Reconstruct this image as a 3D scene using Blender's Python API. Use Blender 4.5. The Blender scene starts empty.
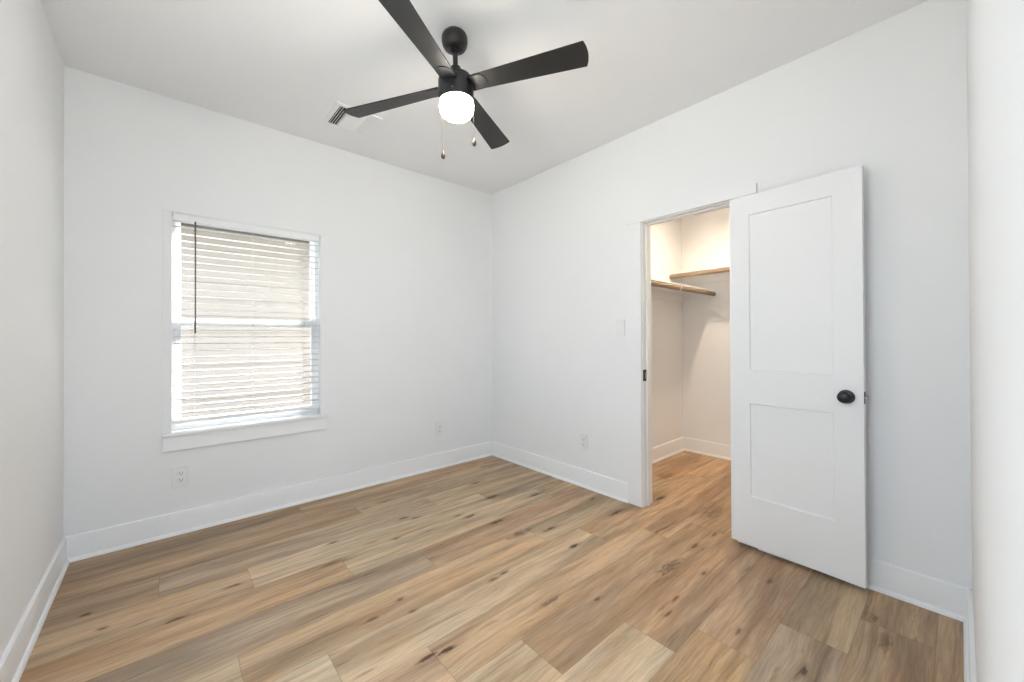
import bpy, bmesh, math, random
from mathutils import Vector, Matrix

random.seed(7)
S = bpy.context.scene
COL = S.collection

# ------------------------------------------------------------------ camera
CAM_P = (-2.5893, -3.2649, 1.2220)
YAW, PITCH, ROLL, FPX, SHY = 0.8495, 0.0054, -0.0043, 394.44, -4.915
fw = Vector((math.cos(YAW) * math.cos(PITCH), math.sin(YAW) * math.cos(PITCH), math.sin(PITCH)))
rt = Vector((math.sin(YAW), -math.cos(YAW), 0))
up = rt.cross(fw)
r2 = rt * math.cos(ROLL) + up * math.sin(ROLL)
u2 = up * math.cos(ROLL) - rt * math.sin(ROLL)
cam = bpy.data.cameras.new('camera')
cam.sensor_width = 36.0
cam.lens = FPX / 1024 * 36.0
cam.shift_y = SHY / 1024
cam.clip_start = 0.005
cam_o = bpy.data.objects.new('camera', cam)
COL.objects.link(cam_o)
M4 = Matrix((r2, u2, -fw)).transposed().to_4x4()
M4.translation = CAM_P
cam_o.matrix_world = M4
S.camera = cam_o

# ------------------------------------------------------------------ world, exposure, lights
vs = S.view_settings
vs.view_transform = 'Standard'
vs.look = 'None'
vs.exposure = 0.67
vs.gamma = 1.0
vs.use_curve_mapping = False

w = bpy.data.worlds.new('sky')
S.world = w
w.use_nodes = True
bg = w.node_tree.nodes['Background']
bg.inputs['Color'].default_value = (0.71, 0.855, 1.0, 1)
bg.inputs['Strength'].default_value = 3.2

FAN_GLOW = 38.0
CLOSET_GLOW = 330.0
# fill daylight enters by an unseen window added in the left wall; a portal guides the sampling of the sky
W2Y0, W2Y1, W2Z0, W2Z1 = -1.90, -2.90, 0.50, 2.30
# sun over the house: it lights the concrete outside and only its bounce enters the room
sun = bpy.data.lights.new('sun', 'SUN')
sun.energy = 29.0
sun.angle = math.radians(0.6)
sun.color = (1.0, 0.98, 0.96)
sun_o = bpy.data.objects.new('sun', sun)
COL.objects.link(sun_o)
sun_o.rotation_euler = Vector((-0.72, -0.58, -1.10)).to_track_quat('-Z', 'Y').to_euler()
W3X0, W3X1, W3Z0, W3Z1 = -2.96, -2.24, 0.06, 2.42
for sx, sy, loc, rot in ((1.8, 1.0, (-3.14, -2.40, 1.40), (0, math.radians(-90), 0)), (0.72, 2.36, (-2.60, -3.42, 1.24), (math.radians(90), 0, 0))):
    pl = bpy.data.lights.new('sky_portal', 'AREA')
    pl.shape = 'RECTANGLE'
    pl.size, pl.size_y = sx, sy
    pl.cycles.is_portal = True
    po = bpy.data.objects.new('sky_portal', pl)
    COL.objects.link(po)
    po.location = loc
    po.rotation_euler = rot

# ------------------------------------------------------------------ dimensions (metres)
H = 2.74            # ceiling
W = 3.009           # width of the window wall
L = 3.291           # length of the closet wall
T = 0.12            # wall thickness
CX0, CX1, CY0, CY1 = T, 1.65, -1.26, -2.75     # closet
WX0, WX1, WZ0, WZ1 = -2.562, -1.685, 0.622, 2.022   # window opening
DY0, DY1, DZ = -1.752, -2.370, 2.052           # closet door opening
FAN = (-1.5005, -1.6183)


# ------------------------------------------------------------------ materials
def lin(c):
    return tuple((v / 255 / 12.92) if v <= 10 else ((v / 255 + 0.055) / 1.055) ** 2.4 for v in c)


def mat(name, rgb, rough=0.5, metal=0.0, bump=0.0, bscale=200.0, var=0.0, vscale=4.0, spec=0.5, emit=None):
    """principled material with procedural tone variation and a fine bump"""
    m = bpy.data.materials.new(name)
    m.use_nodes = True
    nt = m.node_tree
    b = nt.nodes['Principled BSDF']
    b.inputs['Base Color'].default_value = (*rgb, 1)
    b.inputs['Roughness'].default_value = rough
    b.inputs['Metallic'].default_value = metal
    b.inputs['Specular IOR Level'].default_value = spec
    tc = nt.nodes.new('ShaderNodeTexCoord')
    if var > 0:
        n = nt.nodes.new('ShaderNodeTexNoise')
        n.inputs['Scale'].default_value = vscale
        n.inputs['Detail'].default_value = 4
        nt.links.new(tc.outputs['Object'], n.inputs['Vector'])
        mx = nt.nodes.new('ShaderNodeMix')
        mx.data_type = 'RGBA'
        mx.inputs[6].default_value = (*[c * (1 - var) for c in rgb], 1)
        mx.inputs[7].default_value = (*[min(1, c * (1 + var)) for c in rgb], 1)
        nt.links.new(n.outputs['Fac'], mx.inputs[0])
        nt.links.new(mx.outputs[2], b.inputs['Base Color'])
    if bump > 0:
        n2 = nt.nodes.new('ShaderNodeTexNoise')
        n2.inputs['Scale'].default_value = bscale
        n2.inputs['Detail'].default_value = 3
        nt.links.new(tc.outputs['Object'], n2.inputs['Vector'])
        bp = nt.nodes.new('ShaderNodeBump')
        bp.inputs['Strength'].default_value = bump
        bp.inputs['Distance'].default_value = 0.002
        nt.links.new(n2.outputs['Fac'], bp.inputs['Height'])
        nt.links.new(bp.outputs['Normal'], b.inputs['Normal'])
    if emit:
        b.inputs['Emission Color'].default_value = (*emit[:3], 1)
        b.inputs['Emission Strength'].default_value = emit[3]
    return m


M = {}
M['wall'] = mat('white_wall_paint', (0.90, 0.90, 0.905), 0.75, bump=0.06, bscale=260, var=0.012, vscale=1.5, spec=0.3)
M['ceiling'] = mat('white_ceiling_paint', (0.93, 0.93, 0.935), 0.85, bump=0.08, bscale=220, var=0.012, vscale=1.3, spec=0.2)
M['trim'] = mat('white_trim_enamel', (0.93, 0.93, 0.935), 0.38, var=0.008, spec=0.4)
M['casing'] = mat('wall_white_casing_enamel', (0.90, 0.90, 0.905), 0.5, var=0.008, spec=0.4)
M['door'] = mat('white_door_enamel', (0.905, 0.905, 0.91), 0.42, bump=0.02, bscale=150, var=0.008, spec=0.4)
M['vinyl'] = mat('white_vinyl', (0.93, 0.935, 0.94), 0.35, var=0.006)
M['slat'] = mat('white_blind_slat', (0.70, 0.695, 0.685), 0.45, var=0.01)
M['cord'] = mat('blind_cord', (0.34, 0.335, 0.325), 0.8, var=0.03)
M['wand'] = mat('smoked_wand_plastic', (0.10, 0.095, 0.09), 0.25, var=0.05)
M['plate'] = mat('white_plate_plastic', (0.87, 0.86, 0.87), 0.3, var=0.008)
M['slot'] = mat('dark_slot', (0.03, 0.03, 0.03), 0.6, var=0.1)
M['blade'] = mat('black_blade_laminate', (0.015, 0.0145, 0.014), 0.45, bump=0.05, bscale=60, var=0.2, vscale=14)
M['fan'] = mat('matte_black_metal', (0.013, 0.013, 0.014), 0.38, var=0.1, vscale=20)
M['black'] = mat('matte_black_hardware', (0.012, 0.012, 0.013), 0.33, var=0.1, vscale=40)
M['steel'] = mat('satin_steel', (0.33, 0.32, 0.31), 0.4, 1.0, var=0.05, vscale=60)
M['bronze'] = mat('dark_bronze', (0.10, 0.075, 0.05), 0.4, 0.6, var=0.1, vscale=80)
M['globe'] = mat('opal_glass_lit', (0.9, 0.88, 0.84), 0.3, var=0.01, emit=(1.0, 0.93, 0.83, FAN_GLOW))
M['closetlamp'] = mat('closet_lamp_lit', (0.9, 0.88, 0.84), 0.3, var=0.01, emit=(1.0, 0.81, 0.60, CLOSET_GLOW))
M['vent_dark'] = mat('duct_interior', (0.035, 0.035, 0.037), 0.8, var=0.1)
M['siding'] = mat('beige_lap_siding', lin((136, 129, 121)), 0.6, var=0.02, vscale=1.2)
M['soffit'] = mat('grey_soffit', lin((78, 77, 76)), 0.7, var=0.05)
M['bounce_strip'] = mat('alley_bounce_brown', lin((130, 118, 106)), 0.95, bump=0.8, bscale=60, var=0.3, vscale=25)  # tone chosen for the light it bounces up the alley
M['ground'] = mat('pale_concrete', lin((190, 187, 180)), 0.95, bump=0.6, bscale=40, var=0.25, vscale=9)


def wood_rod():
    m = mat('pine_dowel', lin((205, 172, 130)), 0.5)
    nt = m.node_tree
    b = nt.nodes['Principled BSDF']
    tc = nt.nodes.new('ShaderNodeTexCoord')
    mp = nt.nodes.new('ShaderNodeMapping')
    mp.inputs['Scale'].default_value = (60, 60, 2)
    nz = nt.nodes.new('ShaderNodeTexNoise')
    nz.inputs['Scale'].default_value = 1.0
    nz.inputs['Detail'].default_value = 5
    cr = nt.nodes.new('ShaderNodeValToRGB')
    cr.color_ramp.elements[0].color = (*lin((126, 107, 87)), 1)
    cr.color_ramp.elements[1].color = (*lin((166, 147, 123)), 1)
    nt.links.new(tc.outputs['Object'], mp.inputs['Vector'])
    nt.links.new(mp.outputs['Vector'], nz.inputs['Vector'])
    nt.links.new(nz.outputs['Fac'], cr.inputs['Fac'])
    nt.links.new(cr.outputs['Color'], b.inputs['Base Color'])
    return m


M['rod'] = wood_rod()


def pane_glass():
    m = bpy.data.materials.new('window_pane_glass')
    m.use_nodes = True
    nt = m.node_tree
    nt.nodes.clear()
    out = nt.nodes.new('ShaderNodeOutputMaterial')
    tr = nt.nodes.new('ShaderNodeBsdfTransparent')
    tr.inputs['Color'].default_value = (0.96, 0.965, 0.96, 1)
    gl = nt.nodes.new('ShaderNodeBsdfGlossy')
    gl.inputs['Roughness'].default_value = 0.02
    lw = nt.nodes.new('ShaderNodeLayerWeight')
    lw.inputs['Blend'].default_value = 0.5
    pw = nt.nodes.new('ShaderNodeMath')
    pw.operation = 'POWER'
    pw.inputs[1].default_value = 5.0
    nt.links.new(lw.outputs['Facing'], pw.inputs[0])
    fr = nt.nodes.new('ShaderNodeMapRange')          # Schlick reflectance of one face
    fr.inputs['To Min'].default_value = 0.008
    fr.inputs['To Max'].default_value = 0.9
    nt.links.new(pw.outputs[0], fr.inputs['Value'])
    mx = nt.nodes.new('ShaderNodeMixShader')
    nt.links.new(fr.outputs['Result'], mx.inputs['Fac'])
    nt.links.new(tr.outputs['BSDF'], mx.inputs[1])
    nt.links.new(gl.outputs['BSDF'], mx.inputs[2])
    nt.links.new(mx.outputs['Shader'], out.inputs['Surface'])
    return m


M['glass'] = pane_glass()


# ------------------------------------------------------------------ object helpers
def tag(o, label=None, cat=None, group=None, kind=None):
    if label:
        o['label'] = label
    if cat:
        o['category'] = cat
    if group:
        o['group'] = group
    if kind:
        o['kind'] = kind
    return o


def empty(name, loc=(0, 0, 0), rz=0.0):
    o = bpy.data.objects.new(name, None)
    COL.objects.link(o)
    o.location = loc
    o.rotation_euler = (0, 0, rz)
    o.empty_display_size = 0.05
    return o


class MB:
    """collects shapes and links them as one mesh object"""

    def __init__(self):
        self.bm = bmesh.new()

    def box(self, x0, x1, y0, y1, z0, z1, bev=0.0, mtx=None):
        x0, x1 = min(x0, x1), max(x0, x1)
        y0, y1 = min(y0, y1), max(y0, y1)
        z0, z1 = min(z0, z1), max(z0, z1)
        t = bmesh.new()
        bmesh.ops.create_cube(t, size=1.0)
        for v in t.verts:
            v.co = Vector(((x0 + x1) / 2 + v.co.x * (x1 - x0), (y0 + y1) / 2 + v.co.y * (y1 - y0), (z0 + z1) / 2 + v.co.z * (z1 - z0)))
        if bev > 0:
            bmesh.ops.bevel(t, geom=t.edges[:] + t.verts[:], offset=bev, segments=2, affect='EDGES', profile=0.5)
        self._merge(t, mtx)
        return self

    def _merge(self, t, mtx=None):
        if mtx is not None:
            bmesh.ops.transform(t, matrix=mtx, verts=t.verts[:])
        me = bpy.data.meshes.new('tmp')
        t.to_mesh(me)
        t.free()
        self.bm.from_mesh(me)
        bpy.data.meshes.remove(me)

    def prism(self, pts, axis, a0, a1, bev=0.0, mtx=None):
        """polygon pts (2-D) swept along an axis from a0 to a1"""
        t = bmesh.new()

        def mk(p, a):
            if axis == 'x':
                return t.verts.new((a, p[0], p[1]))
            if axis == 'y':
                return t.verts.new((p[0], a, p[1]))
            return t.verts.new((p[0], p[1], a))
        A = [mk(p, a0) for p in pts]
        B = [mk(p, a1) for p in pts]
        n = len(pts)
        t.faces.new(A)
        t.faces.new(B[::-1])
        for i in range(n):
            t.faces.new((A[i], B[i], B[(i + 1) % n], A[(i + 1) % n]))
        bmesh.ops.recalc_face_normals(t, faces=t.faces[:])
        if bev > 0:
            bmesh.ops.bevel(t, geom=t.edges[:], offset=bev, segments=2, affect='EDGES', profile=0.5)
        self._merge(t, mtx)
        return self

    def lathe(self, prof, seg=40, mtx=None):
        """profile (radius, z) turned about z"""
        t = bmesh.new()
        rings = []
        for r, z in prof:
            if r < 1e-6:
                rings.append([t.verts.new((0, 0, z))])
            else:
                rings.append([t.verts.new((r * math.cos(2 * math.pi * i / seg), r * math.sin(2 * math.pi * i / seg), z)) for i in range(seg)])
        for a, b in zip(rings, rings[1:]):
            for i in range(seg):
                j = (i + 1) % seg
                if len(a) == 1 and len(b) == 1:
                    continue
                if len(a) == 1:
                    t.faces.new((a[0], b[i], b[j]))
                elif len(b) == 1:
                    t.faces.new((a[i], b[0], a[j]))
                else:
                    t.faces.new((a[i], b[i], b[j], a[j]))
        if len(rings[0]) > 1:
            t.faces.new(rings[0])
        if len(rings[-1]) > 1:
            t.faces.new(rings[-1])
        bmesh.ops.recalc_face_normals(t, faces=t.faces[:])
        self._merge(t, mtx)
        return self

    def tube(self, pts, r, seg=12):
        pts = [Vector(p) for p in pts]
        t = bmesh.new()
        rings = []
        for i, p in enumerate(pts):
            d = (pts[min(i + 1, len(pts) - 1)] - pts[max(i - 1, 0)]).normalized()
            a = Vector((0, 0, 1)) if abs(d.z) < 0.9 else Vector((1, 0, 0))
            u = d.cross(a).normalized()
            v = d.cross(u)
            rings.append([t.verts.new(p + r * (math.cos(2 * math.pi * k / seg) * u + math.sin(2 * math.pi * k / seg) * v)) for k in range(seg)])
        for a, b in zip(rings, rings[1:]):
            for k in range(seg):
                t.faces.new((a[k], b[k], b[(k + 1) % seg], a[(k + 1) % seg]))
        t.faces.new(rings[0])
        t.faces.new(rings[-1])
        bmesh.ops.recalc_face_normals(t, faces=t.faces[:])
        self._merge(t)
        return self

    def build(self, name, m, parent=None, smooth=False, loc=None):
        me = bpy.data.meshes.new(name)
        self.bm.to_mesh(me)
        self.bm.free()
        me.materials.append(m)
        if smooth:
            for p in me.polygons:
                p.use_smooth = True
            me.set_sharp_from_angle(angle=math.radians(38))
        o = bpy.data.objects.new(name, me)
        COL.objects.link(o)
        if parent:
            o.parent = parent
        if loc:
            o.location = loc
        return o


def struct(mb, name, m, label, cat, smooth=False):
    return tag(mb.build(name, m, None, smooth), label, cat, None, 'structure')


# ================================================================== FLOOR
# planks run along x (parallel to the window wall), 22.25 cm wide and 1.52 m long
PW, PL = 0.2225, 1.52
TONES = {
    'T': (186, 155, 121), 'L': (199, 178, 148), 'G': (165, 147, 128), 'B': (163, 133, 102), 'O': (192, 154, 115),
    'P': (183, 149, 119), 'V': (210, 192, 164), 'M': (178, 158, 128), 'D': (146, 122, 97), 'Y': (168, 137, 100),
}
# row: (x of a joint, tones of the planks from left to right, index of the plank right of the joint)
ROWS = {
    -2: (-0.9, 'DTBT', 2), -1: (-1.2, 'DBTB', 2), 0: (-1.860, 'DDTBO', 2), 1: (-1.553, 'BBMTO', 2), 2: (-2.612, 'DGMTO', 1),  # rows beside the window wall: its shade is mixed into the dark tones
    3: (-2.260, 'TVMOO', 1), 4: (-1.858, 'OLTOT', 1), 5: (-1.495, 'GPPOT', 1), 6: (-2.379, 'LTMOT', 1),
    7: (-2.115, 'VLTOT', 1), 8: (-1.808, 'PTPTO', 1), 9: (-1.505, 'LBBTO', 1), 10: (-1.103, 'TVPTT', 2),
    11: (-0.915, 'TYPTB', 2), 12: (-0.616, 'TGMBT', 2), 13: (-0.325, 'LBBBT', 2), 14: (-1.0, 'TBBDT', 2),
}
# knot: x, y, length, width, darkness


def build_floor():
    me = bpy.data.meshes.new('floor')
    verts, faces, uvs, cols = [], [], [], []
    X0, X1 = -W - 0.06, CX1 + 0.06
    for k in range(-1, 15):
        ya, yb = -0.0775 - PW * k, -0.0775 - PW * (k + 1)
        if ya < -L - 0.06:
            break
        xj, tones, idx = ROWS.get(k, (-1.0, 'TBTB', 1))
        n = -5
        while True:
            xa = xj + (n) * PL
            xb = xa + PL
            n += 1
            if xb < X0:
                continue
            if xa > X1:
                break
            ti = idx + (n - 1)
            tn = tones[max(0, min(len(tones) - 1, ti))]
            xs, xe = max(xa, X0), min(xb, X1)
            i0 = len(verts)
            yy0, yy1 = min(ya, 0.06), max(yb, -L - 0.06)
            verts += [(xs, yy0, 0), (xs, yy1, 0), (xe, yy1, 0), (xe, yy0, 0)]
            faces.append((i0, i0 + 1, i0 + 2, i0 + 3))
            uvs += [(xs - xa, ya - yy0), (xs - xa, ya - yy1), (xe - xa, ya - yy1), (xe - xa, ya - yy0)]
            c = lin([0.55 * a_ + 0.45 * b_ for a_, b_ in zip(TONES[tn], (181, 155, 124))])
            j = random.uniform(-0.03, 0.03)
            cols += [(*[v * (1 + j) for v in c], random.random())] * 4
    # the walls hide where the room's floor and the closet's floor stop
    me.from_pydata(verts, [], faces)
    uv = me.uv_layers.new(name='plank')
    me.color_attributes.new('tone', 'FLOAT_COLOR', 'CORNER')
    uv, ca = me.uv_layers['plank'], me.color_attributes['tone']
    for i in range(len(uvs)):
        uv.data[i].uv = uvs[i]
        ca.data[i].color = cols[i]
    me.update()
    o = bpy.data.objects.new('floor', me)
    COL.objects.link(o)
    return o


def floor_material():
    m = bpy.data.materials.new('oak_plank_floor')
    m.use_nodes = True
    nt = m.node_tree
    N, K = nt.nodes, nt.links
    b = N['Principled BSDF']

    def node(t, **kw):
        n = N.new(t)
        for k, v in kw.items():
            setattr(n, k, v)
        return n

    def math_(op, a, c=None, d=None, clamp=False):
        n = node('ShaderNodeMath', operation=op, use_clamp=clamp)
        for i, v in enumerate((a, c, d)):
            if v is None:
                continue
            if isinstance(v, (int, float)):
                n.inputs[i].default_value = v
            else:
                K.new(v, n.inputs[i])
        return n.outputs[0]

    def vm(op, a, c):
        n = node('ShaderNodeVectorMath', operation=op)
        for i, v in enumerate((a, c)):
            if isinstance(v, tuple):
                n.inputs[i].default_value = v
            else:
                K.new(v, n.inputs[i])
        return n

    def noise(vec, scale, detail=4, rough=0.55):
        n = node('ShaderNodeTexNoise')
        n.inputs['Scale'].default_value = scale
        n.inputs['Detail'].default_value = detail
        n.inputs['Roughness'].default_value = rough
        K.new(vec, n.inputs['Vector'])
        return n.outputs['Fac']

    def ramp(v, lo, hi, a=0.0, c=1.0):
        n = node('ShaderNodeMapRange', interpolation_type='SMOOTHSTEP')
        n.inputs['From Min'].default_value = lo
        n.inputs['From Max'].default_value = hi
        n.inputs['To Min'].default_value = a
        n.inputs['To Max'].default_value = c
        K.new(v, n.inputs['Value'])
        return n.outputs['Result']

    def mix(f, a, c, blend='MIX'):
        n = node('ShaderNodeMix', data_type='RGBA', blend_type=blend)
        for i, v in ((0, f), (6, a), (7, c)):
            if isinstance(v, (int, float)):
                n.inputs[i].default_value = v
            elif isinstance(v, tuple):
                n.inputs[i].default_value = v
            else:
                K.new(v, n.inputs[i])
        return n.outputs[2]

    tc = node('ShaderNodeTexCoord')
    P = tc.outputs['Object']
    at = node('ShaderNodeVertexColor', layer_name='tone')
    tone, seed = at.outputs['Color'], at.outputs['Alpha']
    cmb = node('ShaderNodeCombineXYZ')
    K.new(math_('MULTIPLY', seed, 37.0), cmb.inputs[0])
    K.new(math_('MULTIPLY', seed, 91.0), cmb.inputs[1])
    K.new(math_('MULTIPLY', seed, 53.0), cmb.inputs[2])
    Q = vm('ADD', P, cmb.outputs[0]).outputs[0]
    # warp so that the grain wavers
    wv = noise(vm('MULTIPLY', Q, (1.6, 4.0, 1)).outputs[0], 1.0, 3)
    wc = node('ShaderNodeCombineXYZ')
    K.new(math_('MULTIPLY', math_('SUBTRACT', wv, 0.5), 0.07), wc.inputs[1])
    Q2 = vm('ADD', Q, wc.outputs[0]).outputs[0]
    broad = noise(vm('MULTIPLY', Q2, (0.9, 10.0, 1)).outputs[0], 1.0, 4, 0.6)
    band = noise(vm('MULTIPLY', Q2, (1.4, 34.0, 1)).outputs[0], 1.0, 4, 0.6)
    fine = noise(vm('MULTIPLY', Q2, (7.0, 120.0, 1)).outputs[0], 1.0, 4, 0.7)
    grey = noise(vm('MULTIPLY', Q2, (1.1, 7.0, 1)).outputs[0], 1.3, 2, 0.5)
    patch = noise(vm('MULTIPLY', Q, (1.5, 3.0, 1)).outputs[0], 1.5, 2)
    col = mix(ramp(broad, 0.30, 0.72), mix(1.0, tone, (0.66, 0.62, 0.59, 1), 'MULTIPLY'), mix(1.0, tone, (1.18, 1.18, 1.17, 1), 'MULTIPLY'))
    col = mix(ramp(grey, 0.48, 0.70, 0, 0.75), col, mix(1.0, col, (0.84, 0.90, 0.97, 1), 'MULTIPLY'))
    col = mix(ramp(patch, 0.48, 0.70, 0, 0.7), col, mix(1.0, col, (1.06, 0.97, 0.84, 1), 'MULTIPLY'))
    col = mix(ramp(band, 0.52, 0.74, 0, 0.85), col, mix(1.0, col, (0.60, 0.54, 0.48, 1), 'MULTIPLY'))
    col = mix(ramp(fine, 0.38, 0.62, 0, 0.6), col, mix(1.0, col, (0.74, 0.71, 0.68, 1), 'MULTIPLY'))
    # cathedral figure on part of the boards
    wav = node('ShaderNodeTexWave', wave_type='RINGS', rings_direction='Z')
    wav.inputs['Scale'].default_value = 1.0
    wav.inputs['Distortion'].default_value = 3.0
    wav.inputs['Detail'].default_value = 2
    K.new(vm('MULTIPLY', Q2, (2.2, 22.0, 1)).outputs[0], wav.inputs['Vector'])
    cath = math_('MULTIPLY', ramp(wav.outputs['Fac'], 0.55, 0.95), ramp(noise(vm('MULTIPLY', Q, (1.6, 9, 1)).outputs[0], 1.0, 1), 0.55, 0.7, 0, 0.45))
    col = mix(cath, col, mix(1.0, col, (0.72, 0.68, 0.64, 1), 'MULTIPLY'))
    # dark mineral streaks
    ms = noise(vm('MULTIPLY', Q2, (2.6, 26.0, 1)).outputs[0], 1.0, 5, 0.65)
    col = mix(ramp(ms, 0.60, 0.76, 0, 0.9), col, mix(1.0, col, (0.42, 0.36, 0.31, 1), 'MULTIPLY'))
    # knots at their places
    dn = noise(vm('MULTIPLY', P, (22, 70, 1)).outputs[0], 1.0, 4, 0.65)
    acc = None
    core = None
    for (kx, ky, kl, kw, kd) in KNOTS:
        d = vm('MULTIPLY', vm('SUBTRACT', P, (kx, ky, 0)).outputs[0], (0.85 / kl, 0.9 / kw, 0))
        ln = node('ShaderNodeVectorMath', operation='LENGTH')
        K.new(d.outputs[0], ln.inputs[0])
        r = math_('ADD', ln.outputs['Value'], math_('MULTIPLY', math_('SUBTRACT', dn, 0.5), 2.6))
        f = ramp(r, 0.25, 1.35, min(1.0, kd * 1.15), 0.0)
        acc = f if acc is None else math_('MAXIMUM', acc, f)
        hl = ramp(r, 0.5, 2.6, kd * 0.45, 0.0)
        core = hl if core is None else math_('MAXIMUM', core, hl)
    if acc is not None:
        col = mix(core, col, mix(1.0, col, (0.62, 0.50, 0.41, 1), 'MULTIPLY'))
        col = mix(acc, col, mix(1.0, col, (0.15, 0.115, 0.10, 1), 'MULTIPLY'))
    # joints between the boards
    uvn = node('ShaderNodeUVMap', uv_map='plank')
    sp = node('ShaderNodeSeparateXYZ')
    K.new(uvn.outputs[0], sp.inputs[0])
    ev = math_('MINIMUM', sp.outputs[1], math_('SUBTRACT', PW, sp.outputs[1]))
    eu = math_('MINIMUM', sp.outputs[0], math_('SUBTRACT', PL, sp.outputs[0]))
    e = math_('MINIMUM', ev, eu)
    seam = ramp(e, 0.0005, 0.0022, 0.45, 0.0)
    col = mix(seam, col, mix(1.0, col, (0.35, 0.31, 0.28, 1), 'MULTIPLY'))
    col = mix(1.0, col, (1.0, 0.995, 0.985, 1), 'MULTIPLY')
    hsv = node('ShaderNodeHueSaturation')
    hsv.inputs['Saturation'].default_value = FLOOR_SAT
    hsv.inputs['Value'].default_value = FLOOR_VAL
    K.new(col, hsv.inputs['Color'])
    K.new(hsv.outputs['Color'], b.inputs['Base Color'])
    rr = ramp(fine, 0.3, 0.7, 0.44, 0.56)
    K.new(rr, b.inputs['Roughness'])
    b.inputs['Specular IOR Level'].default_value = 0.4
    bp = node('ShaderNodeBump')
    bp.inputs['Strength'].default_value = 0.12
    bp.inputs['Distance'].default_value = 0.002
    h = math_('SUBTRACT', math_('MULTIPLY', fine, 0.4), seam)
    K.new(h, bp.inputs['Height'])
    K.new(bp.outputs['Normal'], b.inputs['Normal'])
    return m


FLOOR_SAT, FLOOR_VAL = 0.95, 1.28
KNOTS = [(-2.856, -0.686, 0.018, 0.009, 0.8), (-2.787, -0.857, 0.018, 0.009, 0.6), (-2.548, -0.993, 0.038, 0.011, 0.7), (-2.334, -0.875, 0.032, 0.009, 0.75), (-1.832, -0.768, 0.024, 0.009, 0.8), (-1.908, -0.996, 0.053, 0.015, 0.5), (-1.917, -1.564, 0.037, 0.01, 0.6), (-1.763, -1.523, 0.019, 0.009, 0.6), (-1.831, -1.907, 0.038, 0.011, 0.8), (-1.759, -1.926, 0.037, 0.01, 0.85), (-1.754, -1.634, 0.018, 0.009, 0.5), (-0.78, -1.757, 0.042, 0.012, 0.85), (-1.266, -1.685, 0.031, 0.009, 0.7), (-1.34, -1.693, 0.03, 0.009, 0.6), (-1.245, -1.998, 0.052, 0.015, 0.6), (-1.07, -2.134, 0.018, 0.009, 0.6), (-0.568, -2.233, 0.097, 0.027, 0.6), (-0.263, -2.229, 0.047, 0.013, 0.7), (-0.793, -2.377, 0.027, 0.009, 0.65), (-0.916, -2.403, 0.03, 0.009, 0.6), (-0.49, -2.378, 0.031, 0.009, 0.7), (-0.313, -2.626, 0.024, 0.009, 0.5), (-0.798, -2.646, 0.023, 0.009, 0.55), (-0.84, -2.878, 0.025, 0.009, 0.7), (-0.282, -3.012, 0.028, 0.009, 0.5), (-0.417, -3.058, 0.057, 0.016, 0.45), (-1.369, -0.75, 0.024, 0.009, 0.8), (-1.309, -0.803, 0.033, 0.009, 0.7), (-1.529, -0.976, 0.028, 0.009, 0.7), (-1.071, -0.966, 0.027, 0.009, 0.7), (-1.014, -1.028, 0.046, 0.013, 0.8), (-0.701, -0.872, 0.056, 0.016, 0.8), (-0.62, -0.55, 0.05, 0.014, 0.7), (-1.35, -0.404, 0.045, 0.013, 0.5), (-1.507, -0.422, 0.032, 0.009, 0.5), (-0.936, -1.216, 0.054, 0.015, 0.8), (-0.415, -1.064, 0.061, 0.017, 0.7), (-0.927, -1.437, 0.078, 0.022, 0.6), (-0.74, -1.521, 0.046, 0.013, 0.75), (-0.224, -1.667, 0.058, 0.016, 0.7), (-0.155, -1.413, 0.025, 0.009, 0.6), (0.245, -1.748, 0.056, 0.016, 0.9), (-0.036, -2.25, 0.043, 0.012, 0.5), (0.295, -2.117, 0.132, 0.03, 0.5), (0.743, -1.552, 0.11, 0.03, 0.45)]
fl = build_floor()
fl.data.materials.append(floor_material())
tag(fl, 'light oak wood plank floor with knots running toward the closet', 'floor', None, 'structure')

# ================================================================== WALLS, CEILING
struct(MB().box(-W - T, CX1 + T, T, -L - T, H, H + 0.1), 'ceiling', M['ceiling'], 'flat white ceiling above the black fan', 'ceiling')
mb = MB()
mb.box(-W - T, WX0, 0, T, 0, H).box(WX1, T, 0, T, 0, H).box(WX0, WX1, 0, T, 0, WZ0).box(WX0, WX1, 0, T, WZ1, H)
struct(mb, 'wall_back', M['wall'], 'white wall holding the window with blinds', 'wall')
mb = MB()
mb.box(0, T, 0, DY0 + 0.018, 0, H).box(0, T, DY1 - 0.018, -L - T, 0, H).box(0, T, DY0 + 0.018, DY1 - 0.018, DZ + 0.018, H)
struct(mb, 'wall_right', M['wall'], 'white wall with the closet doorway and light switch', 'wall')
mb = MB()
mb.box(-W - T, -W, 0, W2Y0, 0, H).box(-W - T, -W, W2Y1, -L - T, 0, H).box(-W - T, -W, W2Y0, W2Y1, 0, W2Z0).box(-W - T, -W, W2Y0, W2Y1, W2Z1, H)
struct(mb, 'wall_left', M['wall'], 'bare white wall left of the window', 'wall')
mb = MB()
mb.box(-W, W3X0, -L, -L - T, 0, H).box(W3X1, 0, -L, -L - T, 0, H).box(W3X0, W3X1, -L, -L - T, 0, W3Z0).box(W3X0, W3X1, -L, -L - T, W3Z1, H)
struct(mb, 'wall_front', M['wall'], 'white wall strip beyond the open closet door', 'wall')
struct(MB().box(T, CX1 + T, CY0, CY0 + 0.1, 0, H), 'wall_closet_side', M['wall'], 'closet side wall behind the lower hanging rod', 'wall')
struct(MB().box(CX1, CX1 + T, CY0, CY1 - T, 0, H), 'wall_closet_back', M['wall'], 'closet end wall behind the higher hanging rod', 'wall')
struct(MB().box(T, CX1, CY1, CY1 - T, 0, H), 'wall_closet_front', M['wall'], 'closet side wall hidden behind the open door', 'wall')

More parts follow.
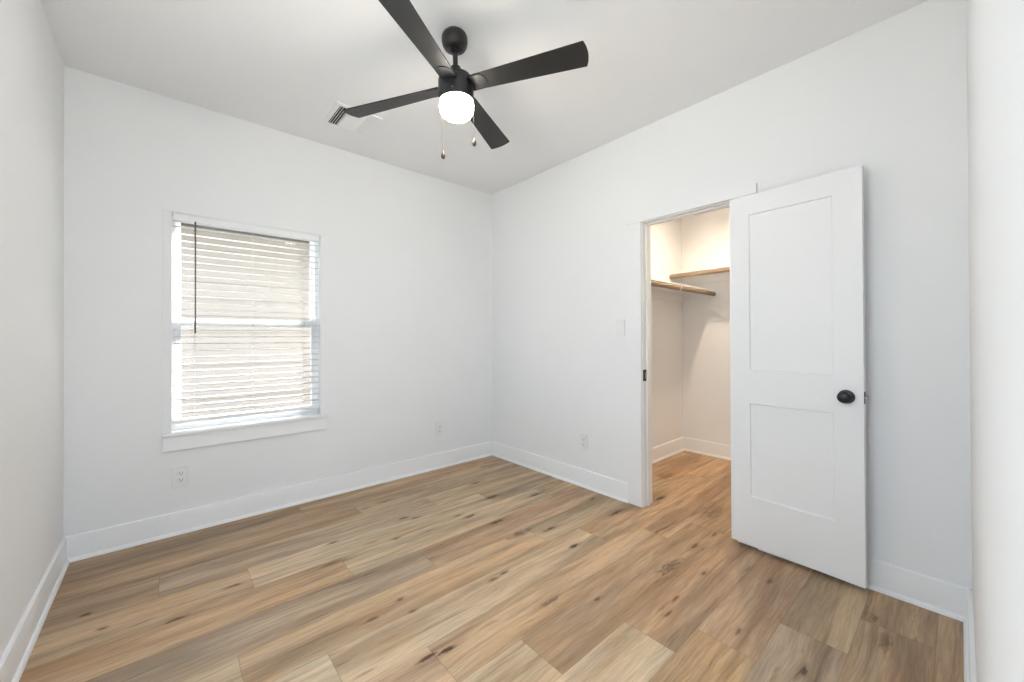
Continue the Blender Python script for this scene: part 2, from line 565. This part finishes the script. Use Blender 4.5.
# baseboards: flat board with an eased top and a quarter round at the floor
BBH, BBT, SHO = 0.140, 0.014, 0.013


def bb_profile():
    p = [(0, 0), (0, BBH), (BBT - 0.004, BBH), (BBT - 0.001, BBH - 0.002), (BBT, BBH - 0.006), (BBT, 0.020)]
    for i in range(0, 7):
        a = math.pi / 2 * (1 - i / 6)
        p.append((BBT + SHO * math.cos(a), 0.019 * math.sin(a) + 0.0005))
    p.append((BBT + SHO, 0.0))
    return p


def baseboard(name, axis, wallpos, inward, a0, a1, label):
    pts = [(wallpos + inward * u, z) for u, z in bb_profile()]
    struct(MB().prism(pts, axis, a0, a1), name, M['trim'], label, 'baseboard', smooth=True)


baseboard('baseboard_back', 'x', 0.0, -1, -W, 0.0, 'white baseboard along the window wall')
baseboard('baseboard_left', 'y', -W, 1, -L, 0.0, 'white baseboard along the bare left wall')
baseboard('baseboard_right', 'y', 0.0, -1, -1.632, 0.0, 'white baseboard between the room corner and closet door casing')
baseboard('baseboard_door', 'y', 0.0, -1, -L, -2.486, 'white baseboard on the wall behind the open closet door')
baseboard('baseboard_front', 'x', -L, 1, W3X1 + 0.02, 0.0, 'white baseboard at the wall strip beyond the door')
baseboard('baseboard_closet_side', 'x', CY0, -1, T, CX1, 'white baseboard in the closet below the lower rod')
baseboard('baseboard_closet_back', 'y', CX1, -1, CY1, CY0, 'white baseboard on the closet end wall')

# ================================================================== CLOSET DOORWAY TRIM
CT = 0.016
mb = MB()
mb.box(-CT, 0, DY0 + 0.006, -1.632, 0, DZ + 0.006, 0.0015)
mb.box(-CT, 0, DY1 - 0.006, -2.486, 0, DZ + 0.006, 0.0015)
mb.box(-CT - 0.003, 0, -1.624, -2.490, DZ + 0.006, 2.117, 0.0015)
struct(mb, 'trim_1', M['casing'], 'flat white casing around the closet doorway', 'trim')
mb = MB()
mb.box(0, T, DY0, DY0 + 0.018, 0, DZ + 0.018).box(0, T, DY1, DY1 - 0.018, 0, DZ + 0.018).box(0, T, DY0, DY1, DZ, DZ + 0.018)
mb.box(0.040, 0.074, DY0, DY0 - 0.010, 0, DZ, 0.001).box(0.040, 0.074, DY1, DY1 + 0.010, 0, DZ, 0.001).box(0.040, 0.074, DY0, DY1, DZ - 0.010, DZ, 0.001)
jamb = struct(mb, 'trim_2', M['casing'], 'white jamb and door stop lining the closet doorway', 'door jamb')
# strike plate on the jamb
sp_ = MB().box(-0.003, 0.044, DY0 - 0.0022, DY0 + 0.001, 0.908, 0.990, 0.001).build('strike_plate', M['black'], jamb)
sp_['label'] = 'black strike plate on the jamb'
MB().box(0.022, 0.040, DY0 - 0.0030, DY0 - 0.0015, 0.926, 0.968).build('strike_hole', M['steel'], sp_)

# ================================================================== OPEN CLOSET DOOR
P0 = Vector((-0.058, -2.357, 0))      # hinge edge of the face seen
P1 = Vector((-0.098, -2.9595, 0))      # free edge of the face seen
dd = (P1 - P0)
DWID = dd.length
door = empty('door_1', P0, math.atan2(dd.y, dd.x))
tag(door, 'white two panel closet door standing open against the wall', 'door', None, 'structure')
# local: x from hinge to free edge, +y = into the wall side, visible face at y = 0
DTH, DB, DT = 0.035, 0.028, 2.041
PX0, PX1 = 0.105, 0.490
P2A, P2B, P1A, P1B = 0.306, 0.842, 1.032, 1.928


def door_slab():
    mb = MB()
    sgn = 1  # depth direction (towards the wall)
    x_edges = [0, PX0, PX1, DWID]
    z_edges = [DB, P2A, P2B, P1A, P1B, DT]
    bm = mb.bm
    rec, sl = 0.009, 0.004
    for side in (0, 1):
        y0 = 0.0 if side == 0 else DTH
        yr = rec if side == 0 else DTH - rec
        for i in range(3):
            for j in range(5):
                xa, xb, za, zb = x_edges[i], x_edges[i + 1], z_edges[j], z_edges[j + 1]
                if i == 1 and j in (1, 3):
                    o_ = [(xa, za), (xb, za), (xb, zb), (xa, zb)]
                    n_ = [(xa + sl, za + sl), (xb - sl, za + sl), (xb - sl, zb - sl), (xa + sl, zb - sl)]
                    O = [bm.verts.new((x, y0, z)) for x, z in o_]
                    I = [bm.verts.new((x, yr, z)) for x, z in n_]
                    bm.faces.new(I)
                    for q in range(4):
                        bm.faces.new((O[q], O[(q + 1) % 4], I[(q + 1) % 4], I[q]))
                else:
                    bm.faces.new([bm.verts.new((x, y0, z)) for x, z in ((xa, za), (xb, za), (xb, zb), (xa, zb))])
    for (xa, xb, za, zb) in ((0, 0, DB, DT), (DWID, DWID, DB, DT)):
        bm.faces.new([bm.verts.new(v) for v in ((xa, 0, za), (xa, DTH, za), (xa, DTH, zb), (xa, 0, zb))])
    for z in (DB, DT):
        bm.faces.new([bm.verts.new(v) for v in ((0, 0, z), (DWID, 0, z), (DWID, DTH, z), (0, DTH, z))])
    bmesh.ops.remove_doubles(bm, verts=bm.verts[:], dist=1e-5)
    bmesh.ops.recalc_face_normals(bm, faces=bm.faces[:])
    return mb


slab = door_slab().build('slab', M['door'], door)
KX, KZ = 0.540, 0.930


def knob(side):
    mb = MB()
    # egg shaped knob on a round rose
    prof = [(0.0, 0.0), (0.033, 0.0), (0.0335, 0.004), (0.031, 0.008), (0.018, 0.010), (0.0125, 0.013), (0.0115, 0.026)]
    for i in range(1, 13):
        a = math.pi * (0.12 + 0.88 * i / 12)
        prof.append((max(0.0, 0.0285 * math.sin(a)), 0.042 - 0.0165 * math.cos(a)))
    rot = Matrix.Rotation(math.radians(90 if side == 0 else -90), 4, 'X')
    mb.lathe(prof, 40, Matrix.Translation((KX, 0.0 if side == 0 else DTH, KZ)) @ rot)
    k = mb.build('knob', M['black'], door, True)
    k['label'] = 'round black door knob'
    return k


knob(0)
knob(1)
lp = MB().box(DWID - 0.0005, DWID + 0.0018, 0.005, 0.030, KZ - 0.029, KZ + 0.029, 0.0008).build('latch_plate', M['black'], door)
lp['label'] = 'black latch plate on the door edge'
MB().prism([(0.010, KZ - 0.009), (0.025, KZ - 0.009), (0.025, KZ + 0.009), (0.010, KZ + 0.009)], 'x', DWID, DWID + 0.012, 0.002).build('latch_bolt', M['steel'], lp)
for hz in (0.22, 1.05, 1.82):
    mb = MB()
    mb.box(-0.0015, 0.0005, 0.004, 0.033, hz - 0.045, hz + 0.045)
    mb.lathe([(0.0, -0.048), (0.0055, -0.048), (0.0055, 0.048), (0.0, 0.048)], 14, Matrix.Translation((-0.006, 0.037, hz)))
    mb.build('hinge', M['black'], door, True)

# ================================================================== WINDOW
win = empty('window_1', ((WX0 + WX1) / 2, 0.06, WZ0))
tag(win, 'white vinyl single hung window behind the blinds', 'window', None, 'structure')


def wpart(mb, name, m, parent=win, smooth=False):
    o = mb.build(name, m, None, smooth)
    o.parent = parent
    off = Vector((0, 0, 0))
    q = parent
    while q:
        off += Vector(q.location)
        q = q.parent
    o.location = -off
    return o


fx0, fx1, fz0, fz1 = WX0, WX1, WZ0, WZ1 + 0.035
FB = 0.026
mb = MB()
mb.box(fx0, fx0 + FB, 0.062, 0.125, fz0, fz1, 0.002).box(fx1 - FB, fx1, 0.062, 0.125, fz0, fz1, 0.002)
mb.box(fx0 + FB, fx1 - FB, 0.0625, 0.125, fz0, fz0 + 0.045).box(fx0 + FB, fx1 - FB, 0.0625, 0.125, fz1 - 0.03, fz1)
wpart(mb, 'frame', M['vinyl'])
MR = 1.340


def sash(name, y0, y1, z0, z1, bot, top, st=0.028):
    a, b_ = fx0 + FB - 0.004, fx1 - FB + 0.004
    mb = MB()
    mb.box(a, a + st, y0, y1, z0, z1, 0.003).box(b_ - st, b_, y0, y1, z0, z1, 0.003)
    mb.box(a + st - 0.0005, b_ - st + 0.0005, y0 + 0.0005, y1 - 0.0005, z0, z0 + bot).box(a + st - 0.0005, b_ - st + 0.0005, y0 + 0.0005, y1 - 0.0005, z1 - top, z1)
    o = wpart(mb, name, M['vinyl'])
    g = MB().box(a + st - 0.006, b_ - st + 0.006, (y0 + y1) / 2 - 0.002, (y0 + y1) / 2 + 0.002, z0 + bot - 0.006, z1 - top + 0.006)
    g = g.build('pane', M['glass'], o)
    return o


sash('lower_sash', 0.068, 0.092, fz0 + 0.040, MR + 0.022, 0.048, 0.044)
sash('upper_sash', 0.096, 0.120, MR - 0.028, fz1 - 0.010, 0.044, 0.012)

# stool, apron and thin casing of the window
mb = MB()
mb.box(-2.606, -1.636, -0.036, 0.0, 0.6215, 0.640, 0.003).box(WX0 + 0.0005, WX1 - 0.0005, -0.003, 0.064, 0.6225, 0.640)
struct(mb, 'trim_3', M['trim'], 'white window stool ledge under the blinds', 'window sill')
struct(MB().box(-2.600, -1.642, -0.017, 0, 0.527, 0.6215, 0.0015), 'trim_4', M['trim'], 'white apron board below the window stool', 'trim')
mb = MB()
mb.box(-2.603, WX0 - 0.002, -0.004, 0, 0.640, 2.030, 0.001).box(WX1 + 0.002, -1.640, -0.004, 0, 0.640, 2.030, 0.001).box(-2.603, -1.640, -0.007, 0, 2.026, 2.100, 0.001)
struct(mb, 'trim_5', M['wall'], 'flat painted casing around the window head and sides', 'trim')
# lining of the window opening
mb = MB()
mb.box(WX0, WX0 + 0.004, 0, 0.063, 0.640, WZ1).box(WX1 - 0.004, WX1, 0, 0.063, 0.640, WZ1).box(WX0, WX1, 0, 0.063, WZ1 - 0.004, WZ1)
struct(mb, 'trim_6', M['trim'], 'white lining of the window opening', 'trim')

# unseen window added in the left wall to fill the room with daylight
added_win2 = empty('added_window_2', (-W - 0.06, (W2Y0 + W2Y1) / 2, W2Z0))
tag(added_win2, 'unseen white framed window added in the left wall for fill daylight', 'window', None, 'structure')
mb = MB()
xa, xb = -W - 0.105, -W - 0.045
ym = (W2Y0 + W2Y1) / 2
mb.box(xa, xb, W2Y0, W2Y0 - 0.045, W2Z0, W2Z1, 0.002).box(xa, xb, W2Y1, W2Y1 + 0.045, W2Z0, W2Z1, 0.002).box(xa, xb, W2Y0, W2Y1, W2Z0, W2Z0 + 0.045, 0.002)
mb.box(xa, xb, W2Y0, W2Y1, W2Z1 - 0.045, W2Z1, 0.002).box(xa, xb, ym - 0.025, ym + 0.025, W2Z0, W2Z1, 0.002)
wpart(mb, 'frame', M['vinyl'], added_win2)
for (ya_, yb_) in ((W2Y0 - 0.04, ym + 0.02), (ym - 0.02, W2Y1 + 0.04)):
    wpart(MB().box(-W - 0.077, -W - 0.073, ya_, yb_, W2Z0 + 0.04, W2Z1 - 0.04), 'pane', M['glass'], added_win2)

# unseen glazing added in the front wall to brighten the far walls
added_win3 = empty('added_window_3', ((W3X0 + W3X1) / 2, -L - 0.08, W3Z0))
tag(added_win3, 'tall unseen glazing added in the front wall for fill daylight', 'window', None, 'structure')
mb = MB()
ya_, yb_ = -L - 0.11, -L - 0.05
mb.box(W3X0, W3X0 + 0.04, ya_, yb_, W3Z0, W3Z1, 0.002).box(W3X1 - 0.04, W3X1, ya_, yb_, W3Z0, W3Z1, 0.002)
mb.box(W3X0, W3X1, ya_, yb_, W3Z0, W3Z0 + 0.04, 0.002).box(W3X0, W3X1, ya_, yb_, W3Z1 - 0.04, W3Z1, 0.002)
wpart(mb, 'frame', M['vinyl'], added_win3)
wpart(MB().box(W3X0 + 0.035, W3X1 - 0.035, -L - 0.082, -L - 0.078, W3Z0 + 0.035, W3Z1 - 0.035), 'pane', M['glass'], added_win3)

# ================================================================== BLIND
bl = empty('window_blind', ((WX0 + WX1) / 2, 0.03, WZ1 - 0.004))
tag(bl, 'white horizontal slat blind with open slats hanging in the window', 'blinds')


def bpart(mb, name, m, smooth=False, parent=bl):
    return wpart(mb, name, m, parent, smooth)


bx0, bx1 = WX0 + 0.008, WX1 - 0.008
HR0 = 1.978
bpart(MB().box(bx0, bx1, 0.004, 0.056, HR0, WZ1 - 0.004, 0.003), 'headrail', M['vinyl'])
mb = MB()
z = HR0 - 0.032
PITCH_S = 0.0441
while z > 0.735:
    # slightly crowned slat
    yc, hw = 0.031, 0.025
    top = [(yc - hw + 2 * hw * i / 6, z + 0.0012 * (1 - ((i - 3) / 3) ** 2) + 0.0015 * (i - 3) / 3) for i in range(7)]
    bot = [(y, zz - 0.0026) for y, zz in reversed(top)]
    mb.prism(top + bot, 'x', bx0 + 0.003, bx1 - 0.003)
    z -= PITCH_S
bpart(mb, 'slats', M['slat'])
bpart(MB().box(bx0 + 0.002, bx1 - 0.002, 0.006, 0.056, 0.690, 0.712, 0.003), 'bottom_rail', M['vinyl'])
for cx in (-2.445, -2.125, -1.800):
    mb = MB()
    for yy in (0.0045, 0.0575):
        mb.tube([(cx, yy, HR0), (cx, yy, 0.711)], 0.0009, 6)
    bpart(mb, 'ladder_cord', M['cord'])
wd = MB()
wd.tube([(-2.443, -0.004, 1.262), (-2.443, -0.004, 1.28), (-2.443, -0.004, 1.965), (-2.443, 0.004, 1.984)], 0.0042, 8)
bpart(wd, 'wand', M['wand'], True)['label'] = 'dark slender tilt wand'

# ================================================================== OUTSIDE THE WINDOW
NY = 2.05
EXPO = 0.178
nh = empty('neighbor_house', (-2.0, NY, -0.3))
tag(nh, 'beige lap sided house wall seen through the window blinds', 'house')
pts = []
z = -0.3
prof = [(NY + 0.15, -0.3)]
while z < 2.60:
    prof.append((NY - 0.020, z))
    prof.append((NY - 0.004, z + EXPO))
    z += EXPO
prof.append((NY + 0.15, z))
wpart(MB().prism(prof, 'x', -7.0, 3.0), 'lap_siding', M['siding'], nh)
wpart(MB().box(-7, 3, NY - 0.42, NY - 0.03, 2.40, 2.44).box(-7, 3, NY - 0.46, NY - 0.42, 2.37, 2.62), 'soffit', M['soffit'], nh)
struct(MB().box(-W - T - 0.25, CX1 + 0.4, T + 0.001, T + 0.14, 2.60, 2.66).box(-W - T - 0.25, CX1 + 0.4, T + 0.14, T + 0.17, 2.57, 2.72), 'added_eave', M['soffit'], 'unseen eave added over the window to hold back sky light', 'added_eave')  # added out of view to limit sky light between the houses
struct(MB().box(-7, 6, T + 0.005, NY - 0.025, -0.3, -0.27), 'added_ground_strip', M['bounce_strip'], 'unseen brown strip added in the alley to set its bounced light', 'ground')  # added below the view to control light bounced onto the blind
struct(MB().box(-14, 6, 9, -12, -0.4, -0.3), 'ground', M['ground'], 'pale concrete ground outside the window', 'ground')

# ================================================================== OUTLETS AND SWITCH
def rot_wall(o, wall):
    if wall == 'right':
        o.rotation_euler = (0, 0, math.radians(-90))


def outlet(loc, wall, label, wd_=0.080, ht=0.128):
    o = empty('wall_outlet', loc)
    rot_wall(o, wall)
    tag(o, label, 'outlet', 'white wall outlets')
    # local: +x right, -y out of the wall
    MB().box(-wd_ / 2, wd_ / 2, -0.009, 0, -ht / 2, ht / 2, 0.003).build('plate', M['plate'], o)
    for s in (-1, 1):
        zc = s * 0.021
        rc = MB().box(-0.017, 0.017, -0.011, -0.005, zc - 0.0145, zc + 0.0145, 0.0025).build('receptacle', M['plate'], o)
        mb = MB()
        mb.box(-0.0085, -0.0060, -0.0115, -0.0105, zc - 0.002, zc + 0.008)
        mb.box(0.0060, 0.0085, -0.0115, -0.0105, zc - 0.002, zc + 0.006)
        mb.box(-0.003, 0.003, -0.0115, -0.0105, zc - 0.0105, zc - 0.0055)
        mb.build('slots', M['slot'], rc)
    MB().lathe([(0.0, 0.0), (0.003, 0.0), (0.0026, 0.0012), (0.0, 0.0014)], 12, Matrix.Translation((0, -0.0089, 0)) @ Matrix.Rotation(math.radians(90), 4, 'X')).build('screw', M['plate'], o)
    return o


outlet((-2.513, 0, 0.360), 'back', 'white duplex outlet on the wall directly below the window apron', 0.086, 0.138)
outlet((-0.642, 0, 0.370), 'back', 'white duplex outlet on the window wall near the room corner', 0.074, 0.128)
outlet((0, -1.217, 0.371), 'right', 'white duplex outlet below the light switch beside the closet doorway', 0.074, 0.128)

sw = empty('light_switch', (0, -1.567, 1.295))
rot_wall(sw, 'right')
tag(sw, 'white rocker light switch on the wall left of the closet doorway', 'light switch')
MB().box(-0.038, 0.038, -0.009, 0, -0.064, 0.064, 0.003).build('plate', M['plate'], sw)
MB().prism([(-0.014, -0.033), (-0.012, -0.030), (-0.0105, 0.0), (-0.0145, 0.033), (-0.005, 0.033), (-0.005, -0.033)], 'x', -0.0165, 0.0165, 0.001).build('rocker', M['plate'], sw)

# ================================================================== CEILING FAN
fan = empty('ceiling_fan', (FAN[0] - 0.010 * rt.x, FAN[1] - 0.010 * rt.y, H))
fan.rotation_euler = Matrix.Rotation(math.radians(1.5), 3, -Vector((fw.x, fw.y, 0))).to_euler()   # hangs a little askew
tag(fan, 'black four blade ceiling fan with a lit white globe', 'ceiling fan')


def z_(a):
    return a - H


def fpart(mb, name, m, smooth=True, parent=fan):
    return mb.build(name, m, parent, smooth)


fpart(MB().lathe([(0, 0.004), (0.047, 0.004), (0.048, -0.002), (0.058, -0.010), (0.063, -0.020), (0.064, -0.030), (0.064, -0.045), (0.061, -0.060), (0.054, -0.073), (0.042, -0.082), (0.020, -0.086), (0, -0.086)], 48), 'canopy', M['fan'])
fpart(MB().lathe([(0, -0.07), (0.0125, -0.07), (0.0125, -0.19), (0, -0.19)], 24).lathe([(0.0, -0.080), (0.020, -0.082), (0.020, -0.095), (0.015, -0.100), (0, -0.100)], 24), 'downrod', M['fan'])
MH = [(0, z_(2.570)), (0.024, z_(2.570)), (0.027, z_(2.566)), (0.027, z_(2.538)), (0.036, z_(2.530)), (0.060, z_(2.524)), (0.078, z_(2.516)), (0.0855, z_(2.506)), (0.0875, z_(2.496)),
      (0.0875, z_(2.402)), (0.0855, z_(2.397)), (0, z_(2.397))]
hous = fpart(MB().lathe(MH, 56), 'motor_housing', M['fan'])
for k in range(3):
    a = math.radians(-118 + 120 * k - 18)
    c = Vector((0.0875 * math.cos(a), 0.0875 * math.sin(a), z_(2.420)))
    MB().lathe([(0, 0), (0.004, 0), (0.0035, 0.002), (0, 0.003)], 12, Matrix.Translation(c) @ Matrix.Rotation(a, 4, 'Z') @ Matrix.Rotation(math.radians(90), 4, 'Y')).build('screw', M['steel'], hous, True)
GP = [(0, z_(2.402)), (0.081, z_(2.402)), (0.0830, z_(2.394)), (0.0835, z_(2.385)), (0.0835, z_(2.362))]
for i in range(1, 9):
    a = math.pi / 2 * i / 8
    GP.append((0.0835 - 0.038 * (1 - math.cos(a)), z_(2.362) - 0.040 * math.sin(a)))
GP += [(0.03, z_(2.3205)), (0, z_(2.320))]
gl = fpart(MB().lathe(GP, 56), 'light_globe', M['globe'])
gl['label'] = 'glowing white drum shaped glass globe'


def blade_outline():
    R0, R1 = 0.080, 0.658
    pts = []
    h0, h1 = 0.044, 0.0655
    for i in range(9):
        t = i / 8
        pts.append((R0 + (R1 - 0.020 - R0) * t, -(h0 + (h1 - h0) * t ** 1.05)))
    for i in range(1, 12):
        a = i / 12
        y = -h1 + 2 * h1 * a
        pts.append((R1 - 0.020 + 0.014 * (1 - (y / h1) ** 2), y))
    for i in range(8, -1, -1):
        t = i / 8
        pts.append((R0 + (R1 - 0.020 - R0) * t, h0 + (h1 - h0) * t ** 1.05))
    return pts


def blade_mesh():
    return MB().prism(blade_outline(), 'z', -0.003, 0.003, 0.0012)


BLADE_A0, BLADE_PITCH, BLADE_Z = 30.14, -11.5, 2.473
b0 = None
for k in range(4):
    a = math.radians(BLADE_A0 + 90 * k)
    if b0 is None:
        b = blade_mesh().build('blade', M['blade'], fan)
        mb = MB()
        arc = [(0.165 + 0.0 - 0.030 * (1 - math.cos(t)), 0.043 * math.sin(t)) for t in [math.radians(-90 + 15 * i) for i in range(13)]]
        plate = [(0.070, -0.043)] + arc + [(0.070, 0.043)]
        mb.prism(plate, 'z', -0.0065, -0.0032, 0.001)
        br = mb.build('blade_bracket', M['fan'], b)
        b0, br0 = b, br
    else:
        b = b0.copy()
        COL.objects.link(b)
        b.parent = fan
        c = br0.copy()
        COL.objects.link(c)
        c.parent = b
    b.location = (0, 0, z_(BLADE_Z))
    b.rotation_euler = (math.radians(BLADE_PITCH), 0, a + (math.radians(1.4) if k == 2 else 0))

# pull chains with drop pulls
for (lat, dep, zt, zb) in ((-0.080, 0.036, 2.176, 2.132), (0.0790, 0.040, 2.238, 2.194)):
    px = lat * rt.x + dep * math.cos(YAW)
    py = lat * rt.y + dep * math.sin(YAW)
    mb = MB()
    n = 0
    zz = 2.394
    mb.tube([(px, py, z_(2.405)), (px, py, z_(zt))], 0.0004, 6)
    while zz > zt:
        mb.lathe([(0, -0.0012), (0.0008, -0.0006), (0.0008, 0.0006), (0, 0.0012)], 6, Matrix.Translation((px, py, z_(zz))))
        zz -= 0.0046
    ch = fpart(mb, 'pull_chain', M['bronze'])
    h = zt - zb
    pr = [(0, h), (0.002, h), (0.003, h * 0.88), (0.0070, h * 0.66), (0.0100, h * 0.40), (0.0102, h * 0.28), (0.0075, h * 0.10), (0.003, 0), (0, 0)]
    MB().lathe(pr, 20, Matrix.Translation((px, py, z_(zb)))).build('drop_pull', M['bronze'], ch, True)

# ================================================================== CEILING VENT
vx0, vx1, vy0, vy1 = -1.765, -1.465, -0.645, -0.330
vent = empty('ceiling_vent', ((vx0 + vx1) / 2, (vy0 + vy1) / 2, H))
tag(vent, 'white square ceiling air vent with angled louvers near the window wall', 'air vent')
hx, hy = (vx1 - vx0) / 2, (vy1 - vy0) / 2
mb = MB()
BD = 0.028
mb.box(-hx, hx, -hy, -hy + BD, -0.006, 0).box(-hx, hx, hy - BD, hy, -0.006, 0).box(-hx, -hx + BD, -hy + BD, hy - BD, -0.006, 0).box(hx - BD, hx, -hy + BD, hy - BD, -0.006, 0)
x_a, x_b = -hx + BD + 0.066, hx - BD - 0.066
mb.box(x_a - 0.004, x_a + 0.004, -hy + BD, hy - BD, -0.006, 0).box(x_b - 0.004, x_b + 0.004, -hy + BD, hy - BD, -0.006, 0)
mb.build('frame', M['trim'], vent)
MB().box(-hx + BD, hx - BD, -hy + BD, hy - BD, -0.0008, -0.0003).build('duct_opening', M['vent_dark'], vent)


def louver_bank(x0, x1, y0, y1, n, along, tilt):
    mb = MB()
    for i in range(n):
        t = (i + 0.5) / n
        if along == 'y':
            c = Vector((x0 + (x1 - x0) * t, 0, -0.006))
            wdt = (x1 - x0) / n * 0.98
            mtx = Matrix.Translation(c) @ Matrix.Rotation(math.radians(tilt), 4, 'Y')
            mb.box(-wdt / 2, wdt / 2, y0, y1, -0.0006, 0.0006, 0, mtx)
        else:
            c = Vector((0, y0 + (y1 - y0) * t, -0.006))
            wdt = (y1 - y0) / n * 1.05
            mtx = Matrix.Translation(c) @ Matrix.Rotation(math.radians(tilt), 4, 'X')
            mb.box(x0, x1, -wdt / 2, wdt / 2, -0.0006, 0.0006, 0, mtx)
    return mb


louver_bank(-hx + BD, x_a - 0.004, -hy + BD, hy - BD, 4, 'y', -48).build('louver_bank', M['trim'], vent)
louver_bank(x_a + 0.004, x_b - 0.004, -hy + BD, hy - BD, 12, 'x', -42).build('louver_bank', M['trim'], vent)
louver_bank(x_b + 0.004, hx - BD, -hy + BD, hy - BD, 4, 'y', 36).build('louver_bank', M['trim'], vent)

# ================================================================== CLOSET FITTINGS
RZ1, RY1 = 1.668, -1.593
RX2, RZ2 = 1.385, 1.857
r1 = MB().lathe([(0, 0), (0.021, 0), (0.021, CX1 - CX0 - 0.002), (0, CX1 - CX0 - 0.002)], 28).build('closet_rod', M['rod'], None, True)
r1.location = (CX0 + 0.001, RY1, RZ1)
r1.rotation_euler = (0, math.radians(90), 0)
tag(r1, 'lower wooden hanging rod along the closet side wall, held by a white strap', 'closet rod', 'wooden closet rods')
r2_ = MB().lathe([(0, 0), (0.021, 0), (0.021, CY0 - CY1 - 0.002), (0, CY0 - CY1 - 0.002)], 28).build('closet_rod', M['rod'], None, True)
r2_.location = (RX2, CY1 + 0.001, RZ2)
r2_.rotation_euler = (math.radians(-90), 0, 0)
tag(r2_, 'higher wooden hanging rod across the closet end wall', 'closet rod', 'wooden closet rods')

s1 = MB().box(CX0, CX1, CY0, RY1 - 0.004, 1.694, 1.706, 0.001).build('closet_shelf', M['trim'])
tag(s1, 'white closet shelf just above the lower rod', 'shelf', 'closet shelves')
s2 = MB().box(RX2 - 0.006, CX1, CY0, CY1, 1.883, 1.895, 0.001).build('closet_shelf', M['trim'])
tag(s2, 'white closet shelf just above the higher rod', 'shelf', 'closet shelves')
mb = MB().box(CX0, CX1, CY0, CY0 - 0.018, 1.606, 1.6935, 0.001)
struct(mb, 'trim_7', M['trim'], 'white cleat board under the lower closet shelf', 'trim')
mb = MB().box(CX1 - 0.018, CX1, CY0, CY1, 1.795, 1.8825, 0.001)
struct(mb, 'trim_8', M['trim'], 'white cleat board under the higher closet shelf', 'trim')
# strap that carries the lower rod
mb = MB()
ring = []
for i in range(13):
    a = math.radians(180 + 15 * i)
    ring.append((0.887, RY1 + 0.0225 * math.cos(a), RZ1 + 0.0225 * math.sin(a)))
ring = [(0.887, RY1 - 0.0225, 1.693)] + ring + [(0.887, RY1 + 0.0225, 1.693)]
mb.tube(ring, 0.0045, 8)
st = mb.build('rod_strap', M['plate'], None, True)
tag(st, 'small white strap hanging the lower closet rod from its shelf', 'bracket')

# closet ceiling lamp: unseen can and baffle shaped to keep direct light off the upper walls
lamp = empty('closet_light', (0.86, -1.97, H))
tag(lamp, 'lamp in an unseen light shaping can on the closet ceiling', 'ceiling light')
MB().lathe([(0.079, 0), (0.088, 0), (0.089, -0.004), (0.089, -0.054), (0.087, -0.056), (0.079, -0.056), (0.078, -0.052), (0.078, -0.004), (0.079, 0)], 48).build('can', M['trim'], lamp, True)
MB().lathe([(0.0775, -0.001), (0.0775, -0.0515), (0.0765, -0.0515), (0.0765, -0.001)], 48).build('baffle', M['fan'], lamp, True)
MB().lathe([(0, -0.002), (0.075, -0.002), (0.075, -0.006), (0, -0.006)], 48).build('diffuser', M['closetlamp'], lamp, True)
